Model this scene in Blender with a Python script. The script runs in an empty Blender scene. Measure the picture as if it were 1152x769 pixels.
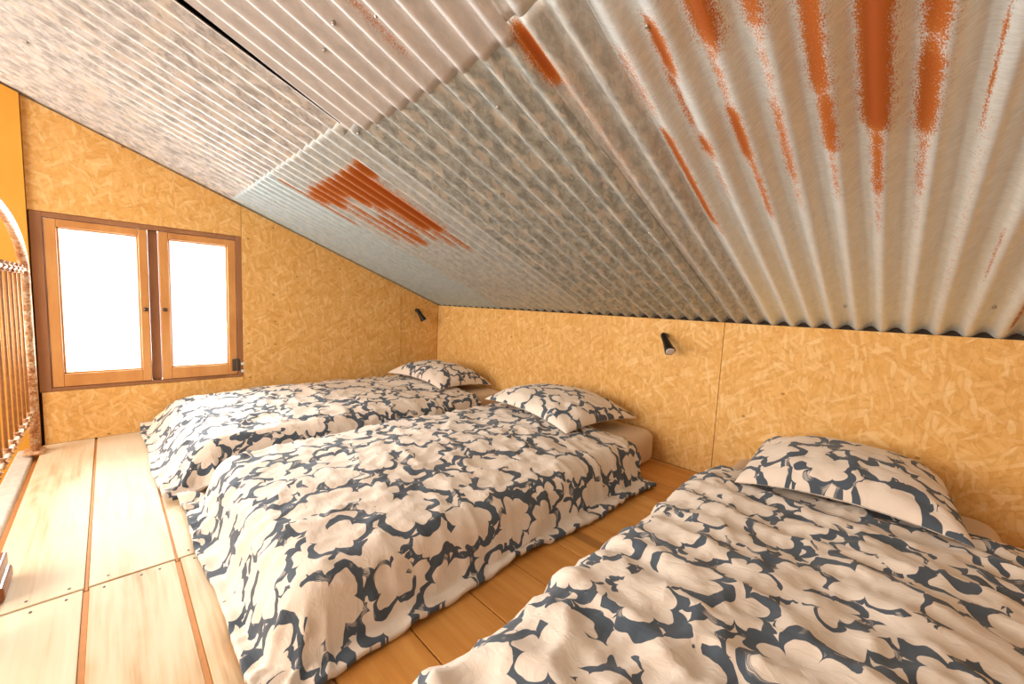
import bpy, bmesh, math, random
import numpy as np
from mathutils import Vector, Matrix, noise as mn

SC = bpy.context.scene
COL = SC.collection

# ------------------------------------------------------------------ camera
def set_camera():
    yaw, pitch, roll = math.radians(134.60132), math.radians(-5.36139), math.radians(2.66215)
    f = Vector((math.cos(pitch)*math.cos(yaw), math.cos(pitch)*math.sin(yaw), math.sin(pitch)))
    r0 = Vector((math.sin(yaw), -math.cos(yaw), 0)); u0 = r0.cross(f)
    r = math.cos(roll)*r0 + math.sin(roll)*u0
    u = -math.sin(roll)*r0 + math.cos(roll)*u0
    cam = bpy.data.cameras.new('camera'); co = bpy.data.objects.new('camera', cam)
    COL.objects.link(co)
    M = Matrix((r, u, -f)).transposed().to_4x4(); M.translation = Vector((3.2036, -2.2251, 0.86))
    co.matrix_world = M
    cam.sensor_fit = 'HORIZONTAL'; cam.sensor_width = 36; cam.lens = 36*450.336/1152
    cam.clip_start = .02; cam.clip_end = 200
    SC.camera = co
set_camera()

# ------------------------------------------------------------------ world and light
SC.view_settings.view_transform = 'Standard'
SC.view_settings.look = 'None'
SC.view_settings.gamma = 1
SC.view_settings.use_curve_mapping = False
SC.view_settings.exposure = 0.63

w = bpy.data.worlds.new('sky'); SC.world = w; w.use_nodes = True
bg = w.node_tree.nodes['Background']
bg.inputs[0].default_value = (0.97, 0.985, 1.0, 1); bg.inputs[1].default_value = 1.15

def area(name, loc, target, sx, sy, power, col):
    l = bpy.data.lights.new(name, 'AREA'); l.shape = 'RECTANGLE'; l.size = sx; l.size_y = sy
    l.energy = power; l.color = col
    o = bpy.data.objects.new(name, l); COL.objects.link(o); o.location = loc
    d = Vector(target) - Vector(loc); o.rotation_euler = d.to_track_quat('-Z', 'Y').to_euler()
    return o
# daylight through the gable window, and a fill lamp added on the stair side
area('window_daylight', (-0.35, -2.04, .85), (2.2, -1.9, .5), 1.0, 1.0, 66, (.95, .98, 1.0))
area('stairwell_fill', (1.35, -4.4, 1.25), (1.7, 0, .6), 2.8, 1.8, 90, (1.0, .93, .84))


# ------------------------------------------------------------------ helpers
class G:
    """tiny node-graph writer"""
    def __init__(s, name):
        s.mat = bpy.data.materials.new(name); s.mat.use_nodes = True
        s.nt = s.mat.node_tree; s.nt.nodes.clear(); s.n = s.nt.nodes; s.l = s.nt.links
    def node(s, t, ins=None, **kw):
        nd = s.n.new(t)
        for k, v in kw.items(): setattr(nd, k, v)
        for k, v in (ins or {}).items():
            if hasattr(v, 'is_linked'): s.l.new(v, nd.inputs[k])
            else: nd.inputs[k].default_value = v
        return nd
    def m(s, op, a, b=0.0, c=0.0, clamp=False):
        return s.node('ShaderNodeMath', {0: a, 1: b, 2: c}, operation=op, use_clamp=clamp).outputs[0]
    def vm(s, op, a, b=(0, 0, 0)):
        return s.node('ShaderNodeVectorMath', {0: a, 1: b}, operation=op).outputs[0]
    def noise(s, vec, scale, detail=2, rough=.5, out=0, dist=0.):
        return s.node('ShaderNodeTexNoise', {'Vector': vec, 'Scale': scale, 'Detail': detail, 'Roughness': rough, 'Distortion': dist}).outputs[out]
    def step(s, x, a, b, lo=0., hi=1.):
        return s.node('ShaderNodeMapRange', {0: x, 1: a, 2: b, 3: lo, 4: hi}, interpolation_type='SMOOTHSTEP').outputs[0]
    def mix(s, f, a, b, blend='MIX'):
        return s.node('ShaderNodeMix', {0: f, 6: a, 7: b}, data_type='RGBA', blend_type=blend).outputs[2]
    def ramp(s, f, stops):
        nd = s.node('ShaderNodeValToRGB', {0: f}); cr = nd.color_ramp
        while len(cr.elements) < len(stops): cr.elements.new(.5)
        for e, (p, c) in zip(cr.elements, stops):
            e.position = p; e.color = (*c, 1)
        return nd.outputs[0]
    def attr(s, name, out='Fac'):
        return s.node('ShaderNodeAttribute', attribute_name=name).outputs[out]
    def obj(s): return s.node('ShaderNodeTexCoord').outputs['Object']
    def uv(s): return s.node('ShaderNodeTexCoord').outputs['UV']
    def pos(s): return s.node('ShaderNodeNewGeometry').outputs['Position']
    def island(s): return s.node('ShaderNodeNewGeometry').outputs['Random Per Island']
    def bump(s, h, strength=.3, dist=.01):
        return s.node('ShaderNodeBump', {'Height': h, 'Strength': strength, 'Distance': dist}).outputs[0]
    def out(s, color, rough=.6, metal=0., normal=None, spec=.5, **extra):
        ins = {'Base Color': color, 'Roughness': rough, 'Metallic': metal, 'Specular IOR Level': spec}
        if normal is not None: ins['Normal'] = normal
        ins.update(extra)
        b = s.node('ShaderNodeBsdfPrincipled', ins)
        s.node('ShaderNodeOutputMaterial', {0: b.outputs[0]})
        return s.mat

def link(name, me, mat=None, parent=None, smooth=False):
    o = bpy.data.objects.new(name, me); COL.objects.link(o)
    if mat: me.materials.append(mat)
    if parent: o.parent = parent
    if smooth:
        for p in me.polygons: p.use_smooth = True
    return o
def obj(name, bm, mat, parent=None, smooth=False):
    bmesh.ops.recalc_face_normals(bm, faces=bm.faces[:])
    me = bpy.data.meshes.new(name); bm.to_mesh(me); bm.free()
    return link(name, me, mat, parent, smooth)
def box(bm, a, b, bev=0., seg=2):
    lo = Vector([min(p, q) for p, q in zip(a, b)]); hi = Vector([max(p, q) for p, q in zip(a, b)])
    r = bmesh.ops.create_cube(bm, size=1.0); vs = r['verts']
    for v in vs: v.co = Vector([lo[i] + (v.co[i] + .5)*(hi[i]-lo[i]) for i in range(3)])
    if bev > 0:
        es = list({e for v in vs for e in v.link_edges})
        bmesh.ops.bevel(bm, geom=es, offset=bev, segments=seg, affect='EDGES', profile=.5)
    return bm
def B(): return bmesh.new()
def prism(bm, pts, axis, a, b):
    """polygon pts in the two other axes, extruded along axis between a and b"""
    def P(p, v):
        q = list(p); q.insert(axis, v); return q
    va = [bm.verts.new(P(p, a)) for p in pts]; vb = [bm.verts.new(P(p, b)) for p in pts]
    bm.faces.new(va); bm.faces.new(vb[::-1])
    n = len(pts)
    for i in range(n): bm.faces.new((va[i], vb[i], vb[(i+1) % n], va[(i+1) % n]))
    return bm
def tube(bm, pts, rad, n=10, cap=True):
    pts = [Vector(p) for p in pts]
    rads = rad if isinstance(rad, (list, tuple)) else [rad]*len(pts)
    rings = []
    ref = None
    for i, p in enumerate(pts):
        t = (pts[min(i+1, len(pts)-1)] - pts[max(i-1, 0)]).normalized()
        if ref is None:
            ref = Vector((0, 0, 1)) if abs(t.z) < .9 else Vector((1, 0, 0))
        x = (ref - t*ref.dot(t)).normalized(); y = t.cross(x); ref = x
        rings.append([bm.verts.new(p + rads[i]*(math.cos(2*math.pi*k/n)*x + math.sin(2*math.pi*k/n)*y)) for k in range(n)])
    for a, b in zip(rings, rings[1:]):
        for k in range(n): bm.faces.new((a[k], a[(k+1) % n], b[(k+1) % n], b[k]))
    if cap: bm.faces.new(rings[0][::-1]); bm.faces.new(rings[-1])
    return bm
def lathe(bm, a, b, prof, n=20):
    """profile [(t along a->b 0..1, radius)]"""
    a, b = Vector(a), Vector(b)
    return tube(bm, [a + (b-a)*t for t, _ in prof], [r for _, r in prof], n)
def tag(o, label, cat, group=None):
    o['label'] = label; o['category'] = cat
    if group: o['group'] = group
    return o
def empty(name, loc):
    o = bpy.data.objects.new(name, None); COL.objects.link(o); o.location = loc; o.empty_display_size = .1
    return o
def part(name, bm, mat, root, smooth=False):
    """part built in world coordinates, parented to an unrotated Empty"""
    bmesh.ops.translate(bm, verts=bm.verts[:], vec=-root.location)
    return obj(name, bm, mat, root, smooth)
def structure(o):
    o['kind'] = 'structure'; return o
def fbm(x, y, z, oct=3):
    return mn.fractal((x, y, z), 1.0, 2.0, oct)

# ------------------------------------------------------------------ materials
def mat_osb(name, ax, seed=0., warm=1.0):
    g = G(name); p = g.obj()
    sp = g.node('ShaderNodeSeparateXYZ', {0: p})
    isl = g.m('MULTIPLY', g.island(), 37.)
    q = g.node('ShaderNodeCombineXYZ', {0: g.m('ADD', sp.outputs[ax], isl), 1: sp.outputs[2], 2: seed}).outputs[0]
    col = g.ramp(g.noise(q, 14, 3, .6), [(.3, (.70, .37, .095)), (.5, (.80, .46, .14)), (.7, (.84, .52, .18))])
    hgt = None
    wob = g.vm('MULTIPLY', g.vm('SUBTRACT', g.noise(q, 9, 2, .5, out=1), (.5, .5, .5)), (.05, .05, 0))
    q2 = g.vm('ADD', q, wob)
    for k, (ang, sx, sy) in enumerate([(12, 10, 52), (63, 12, 64), (-35, 9, 46), (100, 13, 70), (35, 9, 55), (150, 11, 50), (80, 14, 60)]):
        r = g.node('ShaderNodeMapping', {0: q2, 1: (3.1*k+seed, 1.7*k, 0), 2: (0, 0, math.radians(ang)), 3: (1, 1, 1)}).outputs[0]
        r = g.vm('MULTIPLY', r, (sx, sy, 1))
        v = g.node('ShaderNodeTexVoronoi', {'Vector': r, 'Scale': 1.0, 'Randomness': 1.0}, voronoi_dimensions='2D', feature='F1')
        s = g.node('ShaderNodeSeparateColor', {0: v.outputs['Color']})
        fine = g.noise(g.vm('MULTIPLY', r, (.8, 4, 1)), 2.0, 2, .6)
        tone = g.m('MULTIPLY_ADD', fine, .5, g.m('MULTIPLY_ADD', s.outputs[0], .62, -.06))
        c = g.ramp(tone, [(.05, (.58, .26, .05)), (.28, (.76, .42, .12)), (.6, (.86, .53, .19)), (.95, (.95, .73, .39))])
        a = g.m('MULTIPLY', g.m('GREATER_THAN', s.outputs[1], .50), .62)
        a = g.m('MULTIPLY', a, g.step(v.outputs['Distance'], .66, .34))
        col = g.mix(a, col, c)
        rim = g.m('MULTIPLY', g.m('MULTIPLY', g.step(v.outputs['Distance'], .40, .56), g.step(v.outputs['Distance'], .70, .58)), g.m('MULTIPLY', g.m('GREATER_THAN', s.outputs[1], .62), .16))
        col = g.mix(rim, col, (.46, .19, .035, 1))
        h = g.m('MULTIPLY', a, s.outputs[2])
        hgt = h if hgt is None else g.m('MAXIMUM', hgt, h)
    # a few dark specks and knots
    kn = g.node('ShaderNodeTexVoronoi', {'Vector': g.vm('MULTIPLY', q, (1, 1.6, 1)), 'Scale': 6.5}, voronoi_dimensions='2D')
    ks = g.node('ShaderNodeSeparateColor', {0: kn.outputs['Color']})
    km = g.m('MULTIPLY', g.step(kn.outputs['Distance'], .075, .03), g.m('GREATER_THAN', ks.outputs[0], .93))
    col = g.mix(g.m('MULTIPLY', km, .75), col, (.30, .12, .02, 1))
    if warm != 1.0: col = g.mix(1.0, col, (warm, warm*.93, warm*.75, 1), 'MULTIPLY')
    return g.out(col, .62, normal=g.bump(hgt, .25, .002), spec=.25)

def mat_wood(name, axis_scale, stops, knots=True, rough=.55, islandvar=.25, grain=1.0, spec=.35):
    g = G(name); p = g.obj()
    isl = g.island()
    off = g.node('ShaderNodeCombineXYZ', {0: g.m('MULTIPLY', isl, 53.), 1: g.m('MULTIPLY', isl, 17.), 2: g.m('MULTIPLY', isl, 31.)}).outputs[0]
    q = g.vm('ADD', p, off)
    big = g.noise(q, 2.0, 2, .5)
    st = g.vm('MULTIPLY', q, axis_scale)
    if knots:
        kv = g.node('ShaderNodeTexVoronoi', {'Vector': g.vm('MULTIPLY', st, (.32, .32, .32)), 'Scale': 1.0, 'Randomness': 1.0}, feature='F1')
        kd = kv.outputs['Distance']
        kk = g.step(kd, .42, .05)
        st2 = g.vm('ADD', st, g.node('ShaderNodeCombineXYZ', {0: kk, 1: g.m('MULTIPLY', kk, 1.6), 2: kk}).outputs[0])
    else: st2 = st; kd = None
    ring = g.noise(st2, 1.0, 4, .55, dist=.4)
    fine = g.noise(g.vm('MULTIPLY', st, (1.5, 6, 6)), 1.0, 2, .6)
    f = g.m('ADD', g.m('MULTIPLY', ring, .75*grain), g.m('MULTIPLY', fine, .25*grain))
    f = g.m('ADD', f, g.m('MULTIPLY_ADD', isl, islandvar, -.5*islandvar + .5*(1-grain)))
    f = g.m('ADD', f, g.m('MULTIPLY_ADD', big, .4, -.2))
    col = g.ramp(f, stops)
    if knots:
        col = g.mix(g.m('MULTIPLY', g.step(kd, .14, .07), .7), col, (.28, .11, .025, 1))
    return g.out(col, rough, normal=g.bump(f, .15, .002), spec=spec)

def flowers(g, uv, scale, off, rot, R, wmax, gap, thin):
    """brush-drawn cloud outlines, one per cell; returns (ink, distance outside the outline)"""
    p = g.node('ShaderNodeMapping', {0: uv, 1: off, 2: (0, 0, rot)}).outputs[0]
    wv = g.vm('SUBTRACT', g.noise(p, 7, 2, .5, out=1), (.5, .5, .5))
    p = g.vm('ADD', p, g.vm('MULTIPLY', wv, (.115, .115, 0)))
    v = g.node('ShaderNodeTexVoronoi', {'Vector': p, 'Scale': scale, 'Randomness': .5}, voronoi_dimensions='2D', feature='F1')
    sep = g.node('ShaderNodeSeparateColor', {0: v.outputs['Color']})
    rel = g.vm('SUBTRACT', p, v.outputs['Position'])
    xy = g.node('ShaderNodeSeparateXYZ', {0: rel})
    th = g.m('ARCTAN2', xy.outputs[1], xy.outputs[0])
    d = g.node('ShaderNodeVectorMath', {0: rel}, operation='LENGTH').outputs['Value']
    npet = g.m('ROUND', g.m('MULTIPLY_ADD', sep.outputs[0], 2.4, 3.8))
    ph = g.m('MULTIPLY', sep.outputs[1], 6.283)
    arc = g.m('ABSOLUTE', g.m('SINE', g.m('MULTIPLY', g.m('ADD', th, ph), g.m('MULTIPLY', npet, .5))))
    arc = g.m('POWER', g.m('ADD', arc, .001), .6)
    rr = g.m('MULTIPLY', g.m('MULTIPLY_ADD', sep.outputs[2], .45*R, R*.75), g.m('MULTIPLY_ADD', arc, .40, .66))
    t = g.m('SUBTRACT', d, rr)
    side = g.m('COSINE', g.m('ADD', th, g.m('MULTIPLY', sep.outputs[2], 25.)))
    n = g.noise(p, 10, 1, .5)
    wn = g.step(g.m('ADD', g.m('MULTIPLY', side, .12), n), .36, .60, thin, 1.)
    op = g.step(g.m('ADD', side, g.m('MULTIPLY', g.m('SUBTRACT', n, .5), 1.5)), gap-.05, gap+.05)
    tp = g.m('MULTIPLY_ADD', arc, .35, .65)
    wid = g.m('MULTIPLY', g.m('MULTIPLY', wn, tp), wmax)
    wid = g.m('MULTIPLY_ADD', op, g.m('ADD', wid, .01), -.01)
    at = g.m('ABSOLUTE', t)
    sv = g.node('ShaderNodeCombineXYZ', {0: g.m('MULTIPLY', t, 420.), 1: g.m('MULTIPLY', th, 1.2)}).outputs[0]
    sn = g.noise(sv, 1.0, 2, .6)
    dry = g.step(g.noise(p, 14, 1, .5), .60, .68, 0, 1)
    dm = g.m('MULTIPLY', dry, g.step(sn, .46, .54, 0, 1))
    a = g.step(g.m('SUBTRACT', wid, at), 0.0, .0015)
    return g.m('MULTIPLY', a, g.m('SUBTRACT', 1., g.m('MULTIPLY', dm, .8))), t

def mat_print(name):
    g = G(name); uv = g.vm('MULTIPLY', g.uv(), (1.42, 1.42, 1))
    s = None; free = None
    # clouds laid one over another: a later one only shows outside the earlier ones
    for args in [(3.7, (3.3, 1.7, 0), .3, .118, .0225, -.74, .5), (4.1, (11.3, 7.7, 0), 1.1, .106, .0225, -.60, .5),
                 (4.4, (21.3, 37.7, 0), 2.0, .098, .021, -.5, .5), (4.9, (31.7, 17.1, 0), 2.7, .086, .019, -.4, .5)]:
        ink, t = flowers(g, uv, *args)
        out = g.m('GREATER_THAN', t, .006)
        if s is None: s, free = ink, out
        else:
            s = g.m('MAXIMUM', s, g.m('MULTIPLY', ink, free)); free = g.m('MULTIPLY', free, out)
    weave = g.noise(uv, 500, 1, .5)
    cloth = g.mix(g.noise(uv, 5, 2), (.80, .69, .585, 1), (.85, .75, .655, 1))
    ink = g.mix(g.noise(uv, 8, 2), (.066, .086, .112, 1), (.098, .122, .155, 1))
    col = g.mix(s, cloth, ink)
    crumple = g.noise(g.vm('MULTIPLY', uv, (1, 1.6, 1)), 16, 3, .55, dist=.8)
    return g.out(col, .85, normal=g.bump(g.m('ADD', crumple, g.m('MULTIPLY', weave, .05)), .5, .007), spec=.2,
                 **{'Sheen Weight': .15, 'Sheen Roughness': .5})

def mat_plain(name, col, rough=.5, metal=0., var=.08, scale=30, spec=.5):
    g = G(name); n = g.noise(g.obj(), scale, 3, .55)
    c0 = tuple(max(0, c*(1-var)) for c in col) + (1,); c1 = tuple(c*(1+var) for c in col) + (1,)
    return g.out(g.mix(n, c0, c1), rough, metal, spec=spec, normal=g.bump(n, .06, .002))

def mat_metal():
    g = G('galvanised_metal'); p = g.obj()
    rust = g.attr('rust'); spang = g.attr('spangle'); tint = g.attr('tint', 'Color'); brush = g.attr('brushed')
    st = g.vm('MULTIPLY', p, (1.0, .38, .0))
    blot = g.noise(st, 60, 4, .7, dist=.5)
    blot2 = g.node('ShaderNodeTexVoronoi', {'Vector': g.vm('MULTIPLY', g.vm('ADD', p, g.vm('MULTIPLY', g.noise(p, 60, 2, out=1), (.02, .02, .0))), (1., .6, 0.)), 'Scale': 75.}, voronoi_dimensions='2D')
    cell = g.node('ShaderNodeSeparateColor', {0: blot2.outputs['Color']}).outputs[0]
    dull = g.m('MULTIPLY_ADD', g.m('SUBTRACT', g.m('MULTIPLY_ADD', cell, .28, g.m('MULTIPLY', g.step(blot, .36, .64), .6)), .44), g.m('MULTIPLY', spang, .85), 1.0)
    # fine cross hatching where the sheet has been wire-brushed
    hat = g.noise(g.vm('MULTIPLY', p, (45., 230., 0.)), 1.0, 3, .65)
    hat2 = g.m('MULTIPLY', g.m('SUBTRACT', hat, .5), g.m('MULTIPLY', brush, .6))
    k = g.m('ADD', dull, hat2)
    base = g.mix(1.0, tint, g.node('ShaderNodeCombineColor', {0: k, 1: k, 2: k}).outputs[0], 'MULTIPLY')
    # pale whitish oxide specks
    sp = g.step(g.noise(st, 55, 2, .6), .66, .74)
    base = g.mix(g.m('MULTIPLY', sp, g.m('MULTIPLY', spang, .6)), base, (.72, .66, .56, 1))
    pale = g.step(g.noise(g.vm('MULTIPLY', p, (1.5, .55, 0.)), 24, 3, .6, dist=.3), .52, .60)
    base = g.mix(g.m('MULTIPLY', pale, g.m('MULTIPLY', spang, .60)), base, (.74, .68, .59, 1))
    rn = g.noise(g.vm('MULTIPLY', p, (1, .5, 0)), 90, 4, .7)
    rn2 = g.noise(g.vm('MULTIPLY', p, (1, .6, 0)), 420, 2, .6)
    rv = g.m('ADD', rust, g.m('ADD', g.m('MULTIPLY_ADD', rn, .8, -.40), g.m('MULTIPLY_ADD', rn2, 1.3, -.65)))
    rm = g.m('MULTIPLY', g.step(rv, .16, .62), g.step(rust, .02, .12))
    rc = g.ramp(g.m('ADD', g.m('MULTIPLY', rust, .6), g.m('MULTIPLY', rn2, .4)), [(.18, (.60, .29, .085)), (.45, (.50, .165, .022)), (.78, (.33, .072, .008))])
    col = g.mix(rm, base, rc)
    rough = g.m('ADD', g.m('MULTIPLY_ADD', brush, -.22, .62), g.m('MULTIPLY', rm, .4))
    met = g.m('MULTIPLY', g.m('SUBTRACT', 1., rm), .38)
    return g.out(col, rough, met, spec=.35, normal=g.bump(g.m('ADD', hat2, g.m('MULTIPLY', blot, .3)), .12, .002))

M_OSB_G = mat_osb('osb_gable', 1, 0.)
M_OSB_K = mat_osb('osb_knee_wall', 0, 7.)
M_FLOOR = mat_wood('pale_pine_floor', (1.8, 13, 13), [(.26, (.50, .29, .13)), (.38, (.66, .47, .27)), (.50, (.73, .57, .38)), (.80, (.78, .66, .49))], rough=.55, grain=1.25, spec=.2)
M_FLOOR_WARM = mat_wood('orange_pine_floor', (1.8, 13, 13), [(.22, (.46, .17, .035)), (.45, (.62, .27, .06)), (.62, (.70, .34, .09)), (.85, (.78, .43, .14))], rough=.38)
M_BASE = mat_plain('orange_joint_fill', (.80, .36, .10), .7, var=.15)
M_YELLOW = mat_wood('yellow_boards', (3, 3, .8), [(.2, (.68, .30, .03)), (.5, (.78, .38, .05)), (.8, (.83, .46, .09))], rough=.5)
M_WIN = mat_wood('window_wood', (6, 6, 1.5), [(.2, (.50, .21, .06)), (.5, (.66, .32, .10)), (.85, (.76, .43, .17))], knots=False, rough=.45, islandvar=.12)
M_WIN_DARK = mat_wood('window_frame_wood', (6, 6, 1.5), [(.2, (.24, .105, .045)), (.5, (.33, .155, .07)), (.85, (.42, .21, .10))], knots=False, rough=.5, islandvar=.1)
M_PRINT = mat_print('printed_cotton')
M_SHEET = mat_plain('beige_fitted_sheet', (.68, .52, .375), .85, var=.05, scale=12, spec=.2)
M_METAL = mat_metal()
M_BLACK = mat_plain('black_lamp_metal', (.012, .011, .010), .32, .3, var=.2)
M_LENS = mat_plain('grey_lens', (.60, .57, .57), .3, var=.05)
M_DARK = mat_plain('dark_gap', (.03, .02, .012), .9)
M_STEEL = mat_plain('zinc_screw', (.45, .43, .40), .35, .9)
M_NAIL = mat_plain('dark_nail', (.10, .07, .045), .5, .6)
M_HINGE = mat_plain('dark_hinge', (.12, .09, .07), .45, .6)
M_WHITE = mat_plain('white_plastic', (.85, .84, .80), .4)
M_GREY = mat_plain('grey_weathered_beam', (.62, .58, .51), .85, var=.3, scale=40)
M_BLOCK = mat_wood('brown_varnished_wood', (5, 14, 14), [(.2, (.16, .045, .012)), (.5, (.26, .085, .022)), (.85, (.40, .16, .05))], knots=False, rough=.3)
def mat_iron():
    g = G('rusty_painted_iron'); p = g.obj()
    n = g.noise(p, 38, 4, .65); n2 = g.noise(p, 120, 3, .6)
    col = g.ramp(g.m('MULTIPLY_ADD', n2, .4, g.m('MULTIPLY', n, .6)), [(.36, (.24, .08, .025)), (.46, (.50, .22, .09)), (.54, (.66, .42, .22)), (.62, (.72, .66, .58))])
    return g.out(col, .55, .25, normal=g.bump(n2, .4, .003))
M_IRON = mat_iron()
M_BARS = mat_plain('rusty_thin_bars', (.44, .20, .07), .5, .3, var=.45, scale=60)
def mat_glass():
    g = G('window_glass')
    t = g.node('ShaderNodeBsdfTransparent', {0: (.97, .985, .98, 1)})
    s = g.node('ShaderNodeBsdfGlossy', {0: (1, 1, 1, 1), 1: .03})
    fr = g.node('ShaderNodeFresnel', {0: 1.45})
    mx = g.node('ShaderNodeMixShader', {0: fr.outputs[0], 1: t.outputs[0], 2: s.outputs[0]})
    g.node('ShaderNodeOutputMaterial', {0: mx.outputs[0]}); return g.mat
M_GLASS = mat_glass()

# ------------------------------------------------------------------ the room
HK, TAN = 0.8237, 0.38219           # knee wall height, slope of the roof
def roof(y): return HK - TAN*y
XE = 4.7                            # far end of the attic, behind the camera's right shoulder
YS = -2.50                          # edge of the sleeping platform
WY0, WY1, WZ0, WZ1 = -2.4928, -1.582, .2806, 1.2246

def build_floor():
    bm = B(); T = .03
    edges = [-2.495, -2.295, -2.094, -1.893, -1.692, -1.491, -1.297, -1.095, -.893, -.69, -.488, -.286, -.084, 0.0]
    rnd = random.Random(4)
    for i, (a, b) in enumerate(zip(edges, edges[1:])):
        gap = .0048 if i < 2 else .0018
        for x0, x1 in ((0.0, 1.6105), (1.617, XE)):
            g0, g1 = gap, gap
            if x0 > 1 and i in (0, 1): g1 = .0065
            if x0 > 1 and i in (1, 2): g0 = .0065
            dz = rnd.uniform(-.0008, .0008)
            n0 = len(bm.faces)
            box(bm, (x0 + .0015, a + g0, -T + dz), (x1, b - g1, dz), .0018, 2)
            if a > -1.9:  # different boards, and the warm dimmer light between the beds put into their colour
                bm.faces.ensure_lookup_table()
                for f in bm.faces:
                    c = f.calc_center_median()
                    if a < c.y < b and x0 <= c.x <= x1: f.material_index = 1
    o = obj('floor', bm, M_FLOOR); o.data.materials.append(M_FLOOR_WARM); structure(o)
    # joists and the under-floor that shows as the bottom of the open joints
    bm = B(); box(bm, (0.0, -2.514, -.075), (1.600, 0, -.032)); box(bm, (1.628, -2.514, -.075), (XE, 0, -.032)); 
    for e in edges[1:4]:  # added strips, their orange stands in for light on the board sides
        for x0, x1, hw in ((.001, 1.612, .0036), (1.618, XE, .0055)):
            box(bm, (x0, e-hw, -.034), (x1, e+hw, -.009))
    structure(obj('floor_base', bm, M_BASE))
    bm = B(); box(bm, (-.02, -2.514, -.09), (XE, 0, -.078)); structure(obj('floor_underside', bm, M_DARK))
    # nail heads along the butt joint
    bm = None
    for e in edges[:5]:
        for dx in (-.03, .028):
            for dy in (.035, .1, .165):
                if rnd.random() < .15: continue
                b = B(); c = Vector((1.6145 + dx + rnd.uniform(-.006, .006), e + dy + rnd.uniform(-.015, .015), .0))
                tube(b, [c + Vector((0, 0, -.004)), c + Vector((0, 0, .0012))], .0030, 10)
                obj('nail', b, M_NAIL, o)
build_floor()

def build_gable():
    bm = B(); t = .018; g = .0012
    SE = -1.583                                             # upright joint right of the window
    # above the window
    prism(bm, [(-2.4945, WZ1), (SE-g, WZ1), (SE-g, roof(SE)-.004), (-2.4945, roof(-2.4945)-.004)], 0, -t, 0)
    # below the window
    prism(bm, [(-2.484, 0), (SE-g, 0), (SE-g, WZ0), (-2.484, WZ0)], 0, -t, 0)
    # right of the window
    prism(bm, [(SE+g, 0), (-.395-g, 0), (-.395-g, roof(-.395)-.004), (SE+g, roof(SE)-.004)], 0, -t, 0)
    # last narrow strip in the corner
    prism(bm, [(-.395+g, 0), (0, 0), (0, roof(0)-.004), (-.395+g, roof(-.395)-.004)], 0, -t, -.004)
    o = structure(obj('wall_left', bm, M_OSB_G))
    # masonry behind the boards, with the window opening left free
    bm = B()
    prism(bm, [(WY1, -.1), (.15, -.1), (.15, roof(.15)+.05), (WY1, roof(WY1)+.05)], 0, -.16, -t-.001)
    prism(bm, [(-3.6, WZ1), (WY1, WZ1), (WY1, roof(WY1)+.05), (-3.6, roof(-3.6)+.05)], 0, -.16, -t-.001)
    prism(bm, [(-3.6, -2.4), (WY1, -2.4), (WY1, WZ0), (-3.6, WZ0)], 0, -.16, -t-.001)
    prism(bm, [(-3.6, WZ0), (WY0, WZ0), (WY0, WZ1), (-3.6, WZ1)], 0, -.16, -t-.001)
    structure(obj('wall_outer', bm, M_DARK))
    # varnished yellow boarding over the stair opening
    bm = B(); y = -2.4955
    while y > -3.5:
        y2 = y - .42
        prism(bm, [(y2+.001, -2.3), (y-.001, -2.3), (y-.001, roof(y)-.004), (y2+.001, roof(y2)-.004)], 0, -.012, .02); y = y2
    structure(obj('wall_stair', bm, M_YELLOW))
build_gable()

def build_knee():
    bm = B(); g = .0012
    xs = [0, 2.533, XE]
    for a, b in zip(xs, xs[1:]): box(bm, (a+(g if a else 0), 0, 0), (b-g, .018, HK-.006), .0008, 1)
    structure(obj('wall_right', bm, M_OSB_K))
    bm = B(); box(bm, (-.1, .019, -.1), (XE, .14, HK+.02)); structure(obj('wall_right_core', bm, M_DARK))
    # end gable behind the camera's right
    bm = B(); prism(bm, [(-3.3, 0), (0.0, 0), (0.0, roof(0)-.004), (-3.3, roof(-3.3)-.004)], 0, XE, XE+.02)
    structure(obj('wall_back', bm, M_OSB_G))
build_knee()

def build_added_stair_side():
    # unseen stair side behind the camera, added to block the ambient sky
    bm = B(); x = -.1
    while x < XE:
        x2 = min(x + .42, XE); box(bm, (x+.001, -4.93, -2.3), (x2-.001, -4.9, 1.62)); x = x2
    structure(obj('wall_front_added', bm, M_YELLOW))
    bm = B(); prism(bm, [(-3.42, roof(-3.42)+.02), (-4.95, 1.60), (-4.95, 1.66), (-3.42, roof(-3.42)+.08)], 0, -.16, XE+.05)
    structure(obj('ceiling_far_added', bm, M_GREY))
    bm = B()
    prism(bm, [(-4.95, -2.3), (-3.6, -2.3), (-3.42, roof(-3.42)+.04), (-4.95, 1.62)], 0, -.16, -.02)
    prism(bm, [(-4.95, -2.3), (-2.52, -2.3), (-2.52, 0), (-3.3, 0), (-3.3, roof(-3.3)), (-3.42, roof(-3.42)+.04), (-4.95, 1.62)], 0, XE+.001, XE+.02)
    structure(obj('wall_far_added', bm, M_GREY))
    bm = B(); box(bm, (-.16, -4.95, -2.36), (XE, -2.4, -2.3)); box(bm, (0, -2.60, -2.3), (XE, -2.58, -.13))
    structure(obj('floor_lower_added', bm, M_FLOOR_WARM))
build_added_stair_side()

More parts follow.
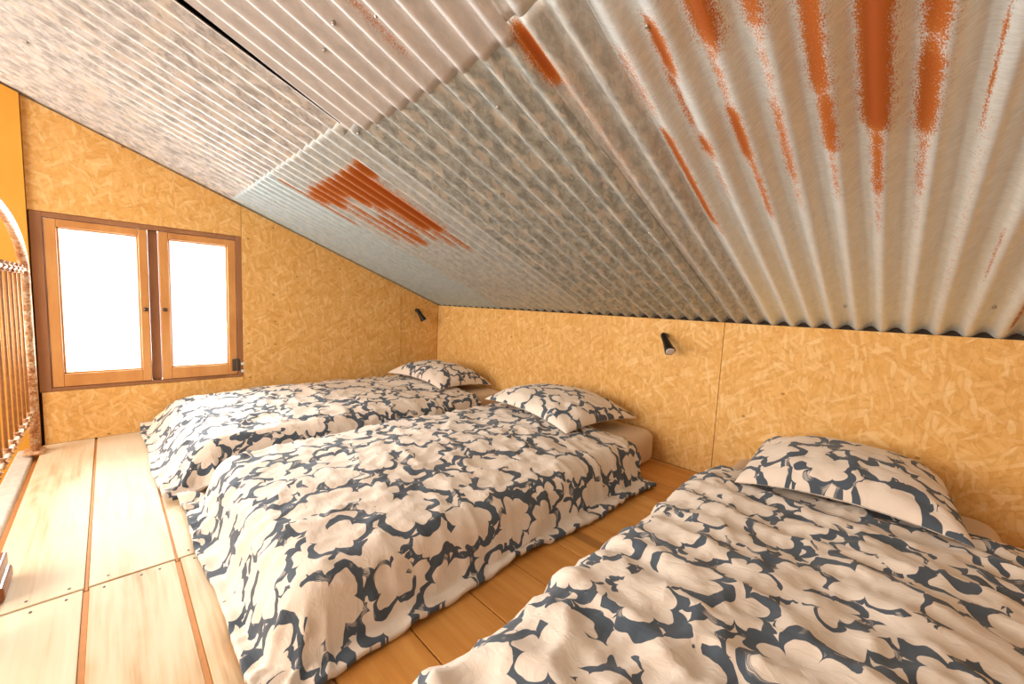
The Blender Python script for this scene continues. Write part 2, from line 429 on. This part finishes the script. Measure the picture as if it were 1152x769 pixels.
def build_ceiling():
    PITCH, CREST, AMP = .077, 3.090, .0112
    # (x0, x1, y0(high end), y1(low end), lift, tint, spangle, brushed)
    sheets = [
        (-.10, 1.744, -3.40, -1.60, .0014, (0.557, 0.556, 0.550), .95, .05),
        (1.748, 2.545, -3.40, -1.58, .0016, (0.614, 0.607, 0.605), .25, .05),
        (2.535, 3.455, -3.40, -1.615, .0014, (0.653, 0.678, 0.682), .3, .2),
        (-.10, .865, -1.64, .10, .000, (0.499, 0.612, 0.665), .3, .05),
        (.855, 1.755, -1.64, .10, .0006, (0.509, 0.556, 0.561), .55, .05),
        (1.745, 2.545, -1.61, .10, .000, (0.413, 0.449, 0.435), .9, .05),
        (2.535, 2.715, -1.615, .10, .0010, (0.499, 0.525, 0.512), .65, .1),
        (2.705, 3.455, -1.64, .10, .0006, (0.740, 0.835, 0.880), .12, 1.0),
        (3.445, XE+.02, -3.40, .10, .0016, (0.595, 0.658, 0.682), .4, .6),
    ]
    # rust: (x, y top, y bottom, half width, strength)
    rust = [
        (2.800, -1.50, -1.37, .013, 1.0), (2.789, -1.40, -1.20, .010, .55), (2.800, -1.20, -1.12, .015, .85), (2.80, -1.12, -.95, .010, .42),
        (2.726, -1.25, -.84, .012, .95), (2.722, -1.48, -1.28, .020, .42), (2.735, -1.0, -.78, .01, .5),
        (2.887, -1.60, -1.40, .022, .95), (2.880, -1.42, -1.26, .012, .5), (2.880, -1.26, -1.08, .013, .95), (2.886, -1.10, -.84, .011, .6),
        (2.962, -1.58, -1.40, .018, .75), (2.961, -1.40, -1.24, .011, .42), (2.959, -1.25, -.97, .012, .6), (2.96, -1.0, -.86, .01, .4),
        (3.036, -1.62, -1.22, .016, .85), (3.041, -1.24, -1.06, .014, .8), (3.042, -1.06, -.90, .010, .45),
        (3.115, -1.62, -1.10, .019, 1.15), (3.117, -1.12, -.88, .011, .7), (3.117, -.90, -.72, .009, .4),
        (3.187, -1.60, -1.27, .017, .85), (3.186, -1.27, -1.06, .015, .9), (3.187, -1.08, -.85, .009, .5), (3.187, -.85, -.7, .008, .3),
        (2.553, -1.60, -1.45, .018, 1.1), (2.575, -1.50, -1.10, .022, .34), (2.57, -1.2, -.5, .018, .25),
        (3.262, -1.30, -1.05, .003, .6), (3.343, -.70, -.42, .0028, .6), (3.447, -.35, -.06, .004, .7), (3.27, -1.1, -.3, .008, .22),
        (2.232, -2.40, -1.66, .009, .40),
        (.842, -1.60, -1.16, .006, .62), (1.205, -1.05, -.92, .01, .9),
    ]
    # patch of rust on the middle sheet, one streak per corrugation
    for k, (x, a, b, wd, s) in enumerate([
            (.945, -1.47, -1.36, .03, .95), (1.02, -1.49, -1.30, .03, 1.0), (1.10, -1.49, -1.33, .03, 1.0), (1.175, -1.49, -1.36, .03, 1.0),
            (1.25, -1.49, -1.27, .03, 1.0), (1.33, -1.49, -1.22, .03, 1.05), (1.405, -1.49, -1.03, .032, 1.05), (1.48, -1.49, -1.00, .032, 1.05),
            (1.545, -1.50, -1.40, .02, .95), (1.02, -1.30, -.98, .02, .45), (1.10, -1.33, -.90, .02, .62), (1.175, -1.2, -.90, .02, .8), (1.25, -1.27, -.98, .02, .55),
            (1.33, -1.22, -.92, .02, .55), (1.405, -1.03, -.85, .02, .5), (1.48, -1.0, -.80, .02, .45), (1.56, -1.38, -.9, .01, .28)]):
        rust.append((x-.010, a, b, wd*1.25, s+(.14 if s < .9 else 0)))
    V, F, RU, SP, TI, BR = [], [], [], [], [], []
    cosn = 1/math.sqrt(1+TAN*TAN)
    for (x0, x1, y0, y1, lift, tint, spang, brush) in sheets:
        nx = max(4, int((x1-x0)/PITCH*14)); ny = max(4, int((y1-y0)/.02))
        X = np.linspace(x0, x1, nx+1); Y = np.linspace(y0, y1, ny+1)
        XX, YY = np.meshgrid(X, Y, indexing='ij')
        if x0 == 1.748:   # this sheet stops short of its neighbour and leaves a dark open joint, wider uphill
            XX = XX + .012*np.clip((-1.63-YY)/.45, 0, 1)*np.clip((x0+.05-XX)/.05, 0, 1)
        wave = AMP*np.cos(2*np.pi*(XX-CREST)/PITCH)
        # slow waviness and dents of thin sheet
        wob = .0025*np.sin(XX*2.3+YY*1.7+lift*900) + .0012*np.sin(XX*7.1-YY*5.3)
        h = wave + AMP + lift + np.where(YY < -.15, wob*np.clip((-.15-YY)*3, 0, 1), 0)
        ZZ = HK - TAN*YY + h*cosn - .002
        YP = YY + h*cosn*TAN
        R = np.zeros_like(XX)
        for (rx, ra, rb, rw, s) in rust:
            if ra < y0-.2 or rb > y1+.2 and False: pass
            ex = np.exp(-((XX-rx)/(rw*1.2))**2 * .9)
            ey = 1/(1+np.exp(-(YY-ra)/.010)) * 1/(1+np.exp((YY-rb)/.014))
            R = np.maximum(R, s*ex*ey)
        base = len(V)
        V.extend(np.stack([XX, YP, ZZ], -1).reshape(-1, 3).tolist())
        n2 = ny+1
        idx = np.arange((nx+1)*n2).reshape(nx+1, n2) + base
        F.extend(np.stack([idx[:-1, :-1], idx[1:, :-1], idx[1:, 1:], idx[:-1, 1:]], -1).reshape(-1, 4).tolist())
        N = (nx+1)*n2
        RU.extend(R.reshape(-1).tolist()); SP.extend([spang]*N); TI.extend([*tint, 1.0]*N); BR.extend([brush]*N)
    me = bpy.data.meshes.new('ceiling'); me.from_pydata(V, [], F); me.update()
    for nm, dat in (('rust', RU), ('spangle', SP), ('brushed', BR)):
        a = me.attributes.new(nm, 'FLOAT', 'POINT'); a.data.foreach_set('value', dat)
    a = me.attributes.new('tint', 'FLOAT_COLOR', 'POINT'); a.data.foreach_set('color', TI)
    o = structure(link('ceiling', me, M_METAL, None, True))
    md = o.modifiers.new('thickness', 'SOLIDIFY'); md.thickness = .0012; md.offset = 1
    # roof deck above the sheets keeps daylight out of the laps
    bm = B(); t0, t1 = -3.45, .14
    prism(bm, [(t0, roof(t0)+.04), (t1, roof(t1)+.04), (t1, roof(t1)+.09), (t0, roof(t0)+.09)], 0, -.16, XE+.05)
    structure(obj('ceiling_deck', bm, M_DARK))
    # screw heads through the sheets
    rnd = random.Random(2)
    for x, y in [(2.139, -1.815), (2.003, -1.786), (2.26, -1.765), (1.760, -1.581), (2.492, -.813), (3.017, -.182), (3.392, -.21), (2.364, -1.469), (2.416, -.728),
                 (.760, -2.405), (2.265, -.710), (2.225, -.822), (1.9, -.19), (2.2, -.19), (2.55, -.19), (.45, -1.5), (2.79, -1.475)]:
        wv = AMP*math.cos(2*math.pi*(x-CREST)/PITCH) + AMP
        c = Vector((x, y, roof(y) + wv*cosn - .002)); nrm = Vector((0, -TAN, -1)).normalized()
        b = B(); tube(b, [c - nrm*.006, c + nrm*.002, c + nrm*.004], [.0048, .0048, .003], 10)
        obj('screw_head', b, M_STEEL, o, True)
build_ceiling()

def build_window():
    root = empty('window_1', (0, -2.04, WZ0)); root['kind'] = 'structure'
    X0, X1 = -.10, -.006
    bm = B()
    box(bm, (X0, WY0+.001, WZ0+.001), (X1, -2.449, WZ1-.001), .002)
    box(bm, (X0, -1.612, WZ0+.001), (X1, WY1-.001, WZ1-.001), .002)
    box(bm, (X0, -2.449, WZ1-.028), (X1-.001, -1.612, WZ1-.001), .002)
    box(bm, (X0, -2.449, WZ0+.001), (X1-.001, -1.612, WZ0+.02), .002)
    box(bm, (X0, -2.045, WZ0+.02), (-.034, -2.002, WZ1-.028), .003)
    part('window_frame', bm, M_WIN_DARK, root)
    for k, (a, b, ga, gb) in enumerate([(-2.447, -2.048, -2.402, -2.088), (-1.999, -1.614, -1.955, -1.66)]):
        z0, z1, gz0, gz1 = WZ0+.022, WZ1-.03, .372, 1.155
        bm = B(); xa, xb = -.075, -.012
        box(bm, (xa, a, z0), (xb, ga, z1), .004); box(bm, (xa, gb, z0), (xb, b, z1), .004)
        box(bm, (xa, ga, z0), (xb-.0005, gb, gz0), .003); box(bm, (xa, ga, gz1), (xb-.0005, gb, z1), .003)
        # glazing bead, a thin step round the pane
        for (p, q) in (((ga, gz0), (ga+.008, gz1)), ((gb-.008, gz0), (gb, gz1)), ((ga, gz0), (gb, gz0+.008)), ((ga, gz1-.008), (gb, gz1))):
            box(bm, (-.055, p[0], p[1]), (-.03, q[0], q[1]), .002, 1)
        s = part('sash', bm, M_WIN, root)
        bm = B(); box(bm, (-.048, ga+.001, gz0+.001), (-.044, gb-.001, gz1-.001))
        bmesh.ops.translate(bm, verts=bm.verts[:], vec=-root.location); obj('glass_pane', bm, M_GLASS, s)
        yk = -2.066 if k == 0 else -1.979
        bm = B(); lathe(bm, (-.014, yk, .73), (.008, yk, .73), [(0, .012), (.3, .012), (.35, .005), (.7, .005), (.75, .009), (1, .006)], 14)
        bmesh.ops.translate(bm, verts=bm.verts[:], vec=-root.location); obj('handle', bm, M_HINGE, s, True)
    bm = B(); box(bm, (-.013, -1.645, .325), (-.002, -1.60, .405), .002)
    tube(bm, [(.002, -1.618, .325), (.002, -1.618, .41)], .006, 10)
    h = part('hinge', bm, M_HINGE, root)
    for z in (.322, .372):
        bm = B(); box(bm, (-.004, -1.597, z-.009), (.006, -1.578, z+.009), .003); part('hinge_cap', bm, M_WHITE, root)
build_window()

# ------------------------------------------------------------------ beds
def box_mattress(X0, X1, Y0, Y1, H, label):
    root_loc = Vector(((X0+X1)/2, (Y0+Y1)/2, 0))
    nx, ny = 46, 90
    bm = B()
    # rounded slab: superellipse section, slightly crowned
    R = .075; RE = .05
    box(bm, (X0, Y0, .002), (X1, Y1, H), 0)
    vert = [e for e in bm.edges if abs((e.verts[0].co-e.verts[1].co).z) > H*.5]
    bmesh.ops.bevel(bm, geom=vert, offset=R, segments=6, affect='EDGES', profile=.5)
    rim = [e for e in bm.edges if abs((e.verts[0].co-e.verts[1].co).z) < 1e-5 and len([f for f in e.link_faces if abs(f.normal.z) > .5]) == 1]
    bmesh.ops.bevel(bm, geom=rim, offset=RE, segments=6, affect='EDGES', profile=.5)
    bmesh.ops.translate(bm, verts=bm.verts[:], vec=-root_loc)
    o = obj('mattress', bm, M_SHEET, None, True); o.location = root_loc
    return tag(o, label, 'mattress', 'mattresses on the floor')

def duvet(X0, X1, YF, YH, zt, Ll, Lr, Lf, seed, amp, uvo, label, clampx=None, rightflare=0., ripple=0., zlow=.188, rl=.075, pl=1.40, rf=.10, pf=1.3):
    W, L = X1-X0, YH-YF
    st = .0105
    S = np.linspace(-Ll, W+Lr, int((W+Ll+Lr)/st)); T = np.linspace(-Lf, L, int((L+Lf)/st))
    ns, nt = len(S), len(T)
    SS, TT = np.meshgrid(S, T, indexing='ij')
    N3 = lambda f, *a: np.array([f(*v) for v in zip(*[q.reshape(-1) for q in a])]).reshape(SS.shape)
    z0 = np.zeros_like(SS)
    # hem wanders
    hemn = N3(lambda s, t: mn.noise((s*2.2+seed, t*2.2, 3.1)), SS, TT)
    a = np.where(SS < 0, SS, np.where(SS > W, SS-W, 0.)); b = np.where(TT < 0, -TT, 0.)
    fac = 1 + .10*hemn
    flare = np.where(SS > W, 1 + rightflare*np.clip((TT/L-.45)*2, 0, 1), 1.)
    a = a*fac*flare; b = b*fac
    d = np.sqrt(a*a+b*b)+1e-9
    ux, uy = a/d, -b/d
    wb = (b/d)**2
    r = np.where(SS < 0, rl, .075)*(1-wb) + rf*wb; ph1 = np.where(SS < 0, pl, 1.40)*(1-wb) + pf*wb
    phi = np.minimum(d/r, ph1)
    out = r*np.sin(phi); dn = r*(1-np.cos(phi))
    d2 = np.maximum(d-ph1*r, 0)
    floorz = .024
    maxd2 = (zt-floorz-r*(1-np.cos(ph1)))/np.sin(ph1)
    dd = np.minimum(d2, maxd2)
    out = out + dd*np.cos(ph1)*1.3; dn = dn + dd*np.sin(ph1)
    ex = np.maximum(d2-maxd2, 0)
    out = out + ex*.95
    # crowned, puffy top
    cx = np.clip(SS/W, 0, 1); cy = np.clip(TT/L, 0, 1)
    crown = .028*(1-(2*cx-1)**2)**.8*np.minimum(1, cy*3+.15)*np.minimum(1, (1-cy)*4+.5)
    headd = np.clip((L-TT)/.07, 0, 1)
    X = X0 + np.clip(SS, 0, W) + ux*out
    Y = YF + np.clip(TT, 0, L) + uy*out
    Z = zt + crown*(d < 1e-6) - dn + 0*d
    Z = np.where(d >= 1e-6, zt - dn, zt + crown)
    Z = Z - .018*(1-headd)**2*(d < .1)
    # --- folds ---
    puff = N3(lambda s, t: mn.noise((s*2.6+seed, t*2.2, 7.7)) + .5*mn.noise((s*5.5, t*5+seed, 1.7)), SS, TT)
    def wr(s, t):
        wx = .10*mn.noise((s*3.1, t*3.1, seed+20)); wy = .10*mn.noise((s*3.1, t*3.1, seed+40))
        q = (s+wx)*4.2; p = (t+wy)*8.5
        n1 = mn.noise((q, p, seed)); n2 = mn.noise(((s-wy)*10.5+9, (t+wx)*6.5, seed+5))
        return (1-abs(n1)*2.1)**2*.9 + (1-abs(n2)*2.2)**2*.55
    wrk = N3(wr, SS, TT)
    msk = N3(lambda s, t: .5+.5*mn.noise((s*1.9+3, t*1.9, seed+60)), SS, TT)
    fine = N3(lambda s, t: (1-abs(mn.noise((s*17, t*13+4, seed+9)))*2)**3 + .5*mn.noise((s*30, t*26, seed)), SS, TT)
    disp = amp*(.017*puff + .0125*(wrk-.6)*(.35+msk) + .0038*fine)
    if ripple:
        rp = N3(lambda s, t: math.sin((t*1.0+.25*s+.05*mn.noise((s*3, t*2, 2)))*2*math.pi/.135 + 2.2*mn.noise((s*2.1, t*1.6, seed+8)))*(.5+.5*mn.noise((s*2.4, t*2.4, 5.5))), SS, TT)
        disp = disp + ripple*rp
    # gathered folds running down the drop
    along = np.where(np.abs(a) > b, TT, SS)
    gath = N3(lambda al, dd_: mn.noise((al*13+seed*3, dd_*2.0, .3))+.6*mn.noise((al*27, dd_*2.5, seed)), along, d)
    disp = disp + np.clip(d/.25, 0, 1.3)*.014*gath
    corner = np.clip(np.minimum(np.abs(a), b)/.10, 0, 1)
    ang = np.arctan2(b, np.abs(a)+1e-9)
    disp = disp + corner*.020*np.sin(ang*11+seed)*np.clip(d/.25, 0, 1)
    disp = np.where(d > 1e-6, np.maximum(disp, -.005), disp)
    P = np.stack([X, Y, Z], -1)
    dS = np.gradient(P, axis=0); dT = np.gradient(P, axis=1)
    Nn = np.cross(dS, dT); Nn /= (np.linalg.norm(Nn, axis=-1, keepdims=True)+1e-9)
    P = P + Nn*disp[..., None]
    P[..., 2] = np.maximum(P[..., 2], .016 + .006*(1+np.sin(along*40+seed)))
    top = (d < 1e-6)
    P[..., 2] = np.where(top, np.maximum(P[..., 2], zlow+.014), P[..., 2])
    if clampx is not None: P[..., 0] = np.maximum(P[..., 0], clampx + .004*(1+np.sin(TT*21)))
    org = Vector(((X0+X1)/2, (YF+YH)/2, 0))
    bm = B(); uvl = bm.loops.layers.uv.new('UVMap')
    g = [[bm.verts.new(Vector(P[i, j]) - org) for j in range(nt)] for i in range(ns)]
    uvd = {}
    for i in range(ns):
        for j in range(nt): uvd[g[i][j]] = (S[i]+uvo[0], T[j]+uvo[1])
    for i in range(ns-1):
        for j in range(nt-1): bm.faces.new((g[i][j], g[i+1][j], g[i+1][j+1], g[i][j+1]))
    # the quilt's underside, joined to the face along a rolled hem
    TH = np.full(SS.shape, .014); TH[top] = np.minimum(.03, np.maximum(.008, P[..., 2][top]-zlow))
    Q = P - Nn*TH[..., None]; Q[..., 2] = np.where(top, zlow + 0*Q[..., 2], np.maximum(Q[..., 2], .004))
    if clampx is not None: Q[..., 0] = np.maximum(Q[..., 0], clampx+.006)
    h = [[bm.verts.new(Vector(Q[i, j]) - org) for j in range(nt)] for i in range(ns)]
    for i in range(ns):
        for j in range(nt): uvd[h[i][j]] = uvd[g[i][j]]
    for i in range(ns-1):
        for j in range(nt-1): bm.faces.new((h[i][j], h[i][j+1], h[i+1][j+1], h[i+1][j]))
    loop = [(i, 0) for i in range(ns)] + [(ns-1, j) for j in range(1, nt)] + [(i, nt-1) for i in range(ns-2, -1, -1)] + [(0, j) for j in range(nt-2, 0, -1)]
    n = len(loop)
    for q in range(n):
        (i0, j0), (i1, j1) = loop[q], loop[(q+1) % n]
        bm.faces.new((g[i1][j1], g[i0][j0], h[i0][j0], h[i1][j1]))
    for f in bm.faces:
        for l in f.loops: l[uvl].uv = uvd[l.vert]
    me = bpy.data.meshes.new('duvet'); bm.to_mesh(me); bm.free()
    o = link('duvet', me, M_PRINT, None, True); o.location = org
    return tag(o, label, 'duvet', 'printed duvets on the beds')

def pillow(c, rot, a, b, H, seed, uvo, label, droop=0.):
    n = 61; U = np.linspace(-1, 1, n)
    bm = B(); uvl = bm.loops.layers.uv.new('UVMap'); uvd = {}
    def pos(u, v, sgn):
        x = a*u*(1-.055*(1-v*v)*u*u); y = b*v*(1-.07*(1-u*u)*v*v)
        e = max(0, (1-abs(u)**2.7)*(1-abs(v)**2.5))
        h = H*e**.43
        wob = .012*mn.noise((u*2.2+seed, v*2.0, sgn*3.)) + .004*mn.noise((u*6+seed, v*6, sgn))
        rad = math.hypot(u, v)
        cr = .0045*math.sin(math.atan2(v, u)*17+seed+3*mn.noise((u*2, v*2, seed)))*max(0, rad-.45)*1.8
        cr += .005*(1-abs(mn.noise((u*3.3+seed, v*5+seed, 4)))*2)**2
        z = h*(1.0 if sgn > 0 else -.28) + (wob+cr)*min(1, e*3)*(1 if sgn > 0 else .3)
        z += droop*(-(u*u*.6+v*v*.4))
        return (x, y, z)
    gt = [[None]*n for _ in range(n)]; gb = [[None]*n for _ in range(n)]
    for i, u in enumerate(U):
        for j, v in enumerate(U):
            edge = i in (0, n-1) or j in (0, n-1)
            # denser towards the seam
            uu = math.sin(u*math.pi/2); vv = math.sin(v*math.pi/2)
            gt[i][j] = bm.verts.new(pos(uu, vv, 1)); uvd[gt[i][j]] = (uu*a+uvo[0], vv*b+uvo[1])
            if edge: gb[i][j] = gt[i][j]
            else: gb[i][j] = bm.verts.new(pos(uu, vv, -1)); uvd[gb[i][j]] = (uu*a+uvo[0]+2, vv*b+uvo[1])
    for i in range(n-1):
        for j in range(n-1):
            bm.faces.new((gt[i][j], gt[i+1][j], gt[i+1][j+1], gt[i][j+1]))
            bm.faces.new((gb[i][j], gb[i][j+1], gb[i+1][j+1], gb[i+1][j]))
    for f in bm.faces:
        for l in f.loops: l[uvl].uv = uvd[l.vert]
    me = bpy.data.meshes.new('pillow'); bm.to_mesh(me); bm.free()
    o = link('pillow', me, M_PRINT, None, True)
    o.location = c; o.rotation_euler = rot
    return tag(o, label, 'pillow', 'printed pillows at the bed heads')

R = math.radians
box_mattress(.13, 1.02, -1.89, -.04, .18, 'beige sheeted mattress on the floor in the far corner, nearest the window')
box_mattress(1.34, 2.245, -1.90, -.03, .185, 'beige sheeted mattress of the middle bed, rounded head end bare beside the wall')
box_mattress(2.67, 3.50, -1.90, -.02, .172, 'beige sheeted mattress of the bed nearest the viewer, two head corners showing')
duvet(.13, 1.02, -1.865, -.36, .212, .22, .22, .32, 2.3, 1.0, (0.2, .1), 'white and slate blue printed duvet on the bed under the window', clampx=.012, rf=.17, pf=1.08, rl=.11)
duvet(1.352, 2.225, -1.87, -.36, .214, .265, .27, .28, 5.9, .95, (5.1, 2.3), 'white and slate blue printed duvet on the middle bed, hem hanging to the floor', rightflare=.22, zlow=.1885)
duvet(2.72, 3.50, -1.90, -.30, .208, .275, .30, .27, 9.4, 1.35, (9.3, 6.2), 'crumpled white and slate blue duvet on the bed in the right foreground', ripple=.010, zlow=.178, rl=.10, pl=1.25)
pillow((.53, -.34, .276), (R(-3), R(1), R(2)), .36, .25, .088, 1.2, (14.2, 3.3), 'printed pillow in the far corner, on the bed under the window', droop=.046)
pillow((1.765, -.345, .298), (R(-1), R(2), R(-6)), .345, .295, .075, 4.4, (17.7, 8.9), 'printed pillow with pointed corners on the middle bed', droop=.044)
pillow((3.075, -.285, .292), (R(1), R(-1), R(4)), .302, .272, .092, 7.7, (22.4, 12.6), 'plump printed pillow on the right foreground bed', droop=.052)

# ------------------------------------------------------------------ reading lamps
def reading_lamp(base, top, tip, nrm, label):
    root = empty('reading_lamp', base)
    base, top, tip, nrm = Vector(base), Vector(top), Vector(tip), Vector(nrm)
    bm = B(); lathe(bm, base, base+nrm*.012, [(0, .017), (.7, .017), (1, .013)], 20)
    part('wall_mount', bm, M_BLACK, root, True)
    bm = B(); tube(bm, [base+nrm*.008, base+nrm*.02, top], [.006, .006, .006], 10); part('arm', bm, M_BLACK, root, True)
    ax = (tip-top).normalized()
    bm = B(); s = top - ax*.018
    lathe(bm, s, tip, [(0, .004), (.03, .010), (.08, .0155), (.16, .0175), (.30, .0175), (.45, .0185), (.62, .021), (.80, .0245), (.94, .0275), (.985, .0282), (1, .0265), (.985, .0235), (.95, .0225)], 28)
    part('lamp_body', bm, M_BLACK, root, True)
    bm = B(); tube(bm, [tip-ax*.005, tip+ax*.0005, tip+ax*.002], [.0235, .0235, .018], 24); part('lens', bm, M_LENS, root, True)['label'] = 'pale grey lens'
    return tag(root, label, 'lamp', 'black spot lamps on the chipboard walls')
reading_lamp((2.228, 0, .722), (2.237, -.042, .727), (2.312, -.115, .648), (0, -1, 0), 'black cone reading lamp on the low wall, between middle and right bed')
reading_lamp((-.004, -.235, .765), (.045, -.250, .765), (.075, -.203, .677), (1, 0, 0), 'small black reading lamp on the window wall near the far corner')

# ------------------------------------------------------------------ iron guard rail at the stair opening
def railing():
    y = -2.505; x0, x1 = .13, 1.75
    root = empty('iron_railing', (x0, y, 0))
    for x in (x0, x1):
        b = part('post', tube(B(), [(x, y, .012), (x, y, .90)], .019, 14), M_IRON, root, True)
        b = part('post_foot', box(B(), (x-.05, y-.04, .001), (x+.05, y+.03, .016), .004), M_IRON, root)
    part('top_rail', tube(B(), [(x0-.02, y, .918), (x1+.02, y, .918)], .010, 12), M_IRON, root, True)
    part('bottom_rail', tube(B(), [(x0, y, .225), (x1, y, .225)], .010, 12), M_IRON, root, True)
    # bowed head tube rising from post to post
    pts = []
    for k in range(25):
        t = k/24*math.pi
        pts.append(((x0+x1)/2 - math.cos(t)*(x1-x0)/2, y, .90 + .26*math.sin(t)))
    part('arch', tube(B(), pts, .018, 14), M_IRON, root, True)
    x = .30
    xs = []
    while x < x1-.06: xs.append(x); x += .118
    for x in xs: part('bar', tube(B(), [(x, y, .225), (x, y, .918)], .0052, 8), M_BARS, root, True)
    for x in [x0] + xs + [x1]:
        for z, nm in ((.918, 'collar'), (.225, 'collar')):
            bm = B(); lathe(bm, (x, y, z-.022), (x, y, z+.022), [(0, .008), (.12, .015), (.3, .010), (.5, .020), (.7, .010), (.88, .015), (1, .008)], 12)
            part(nm, bm, M_IRON, root, True)
            bm = B()
    tag(root, 'rusty cream painted iron bed head used as guard rail by the window', 'railing')
railing()

def platform_edge():
    bm = B()
    nx = 60
    box(bm, (.021, -2.575, -.12), (XE, -2.515, -.006), .006)
    structure(obj('trim_1', bm, M_GREY))
    root = empty('wooden_block', (1.49, -2.475, 0))
    part('upper_tier', box(B(), (1.425, -2.52, .048), (1.555, -2.452, .088), .006, 3), M_BLOCK, root)
    part('lower_tier', box(B(), (1.415, -2.53, .002), (1.565, -2.445, .044), .010, 3), M_BLOCK, root)
    part('joint_line', box(B(), (1.43, -2.518, .042), (1.55, -2.456, .050)), M_FLOOR, root)
    tag(root, 'two-tiered brown varnished wooden block on the platform edge at the left border', 'block')
platform_edge()
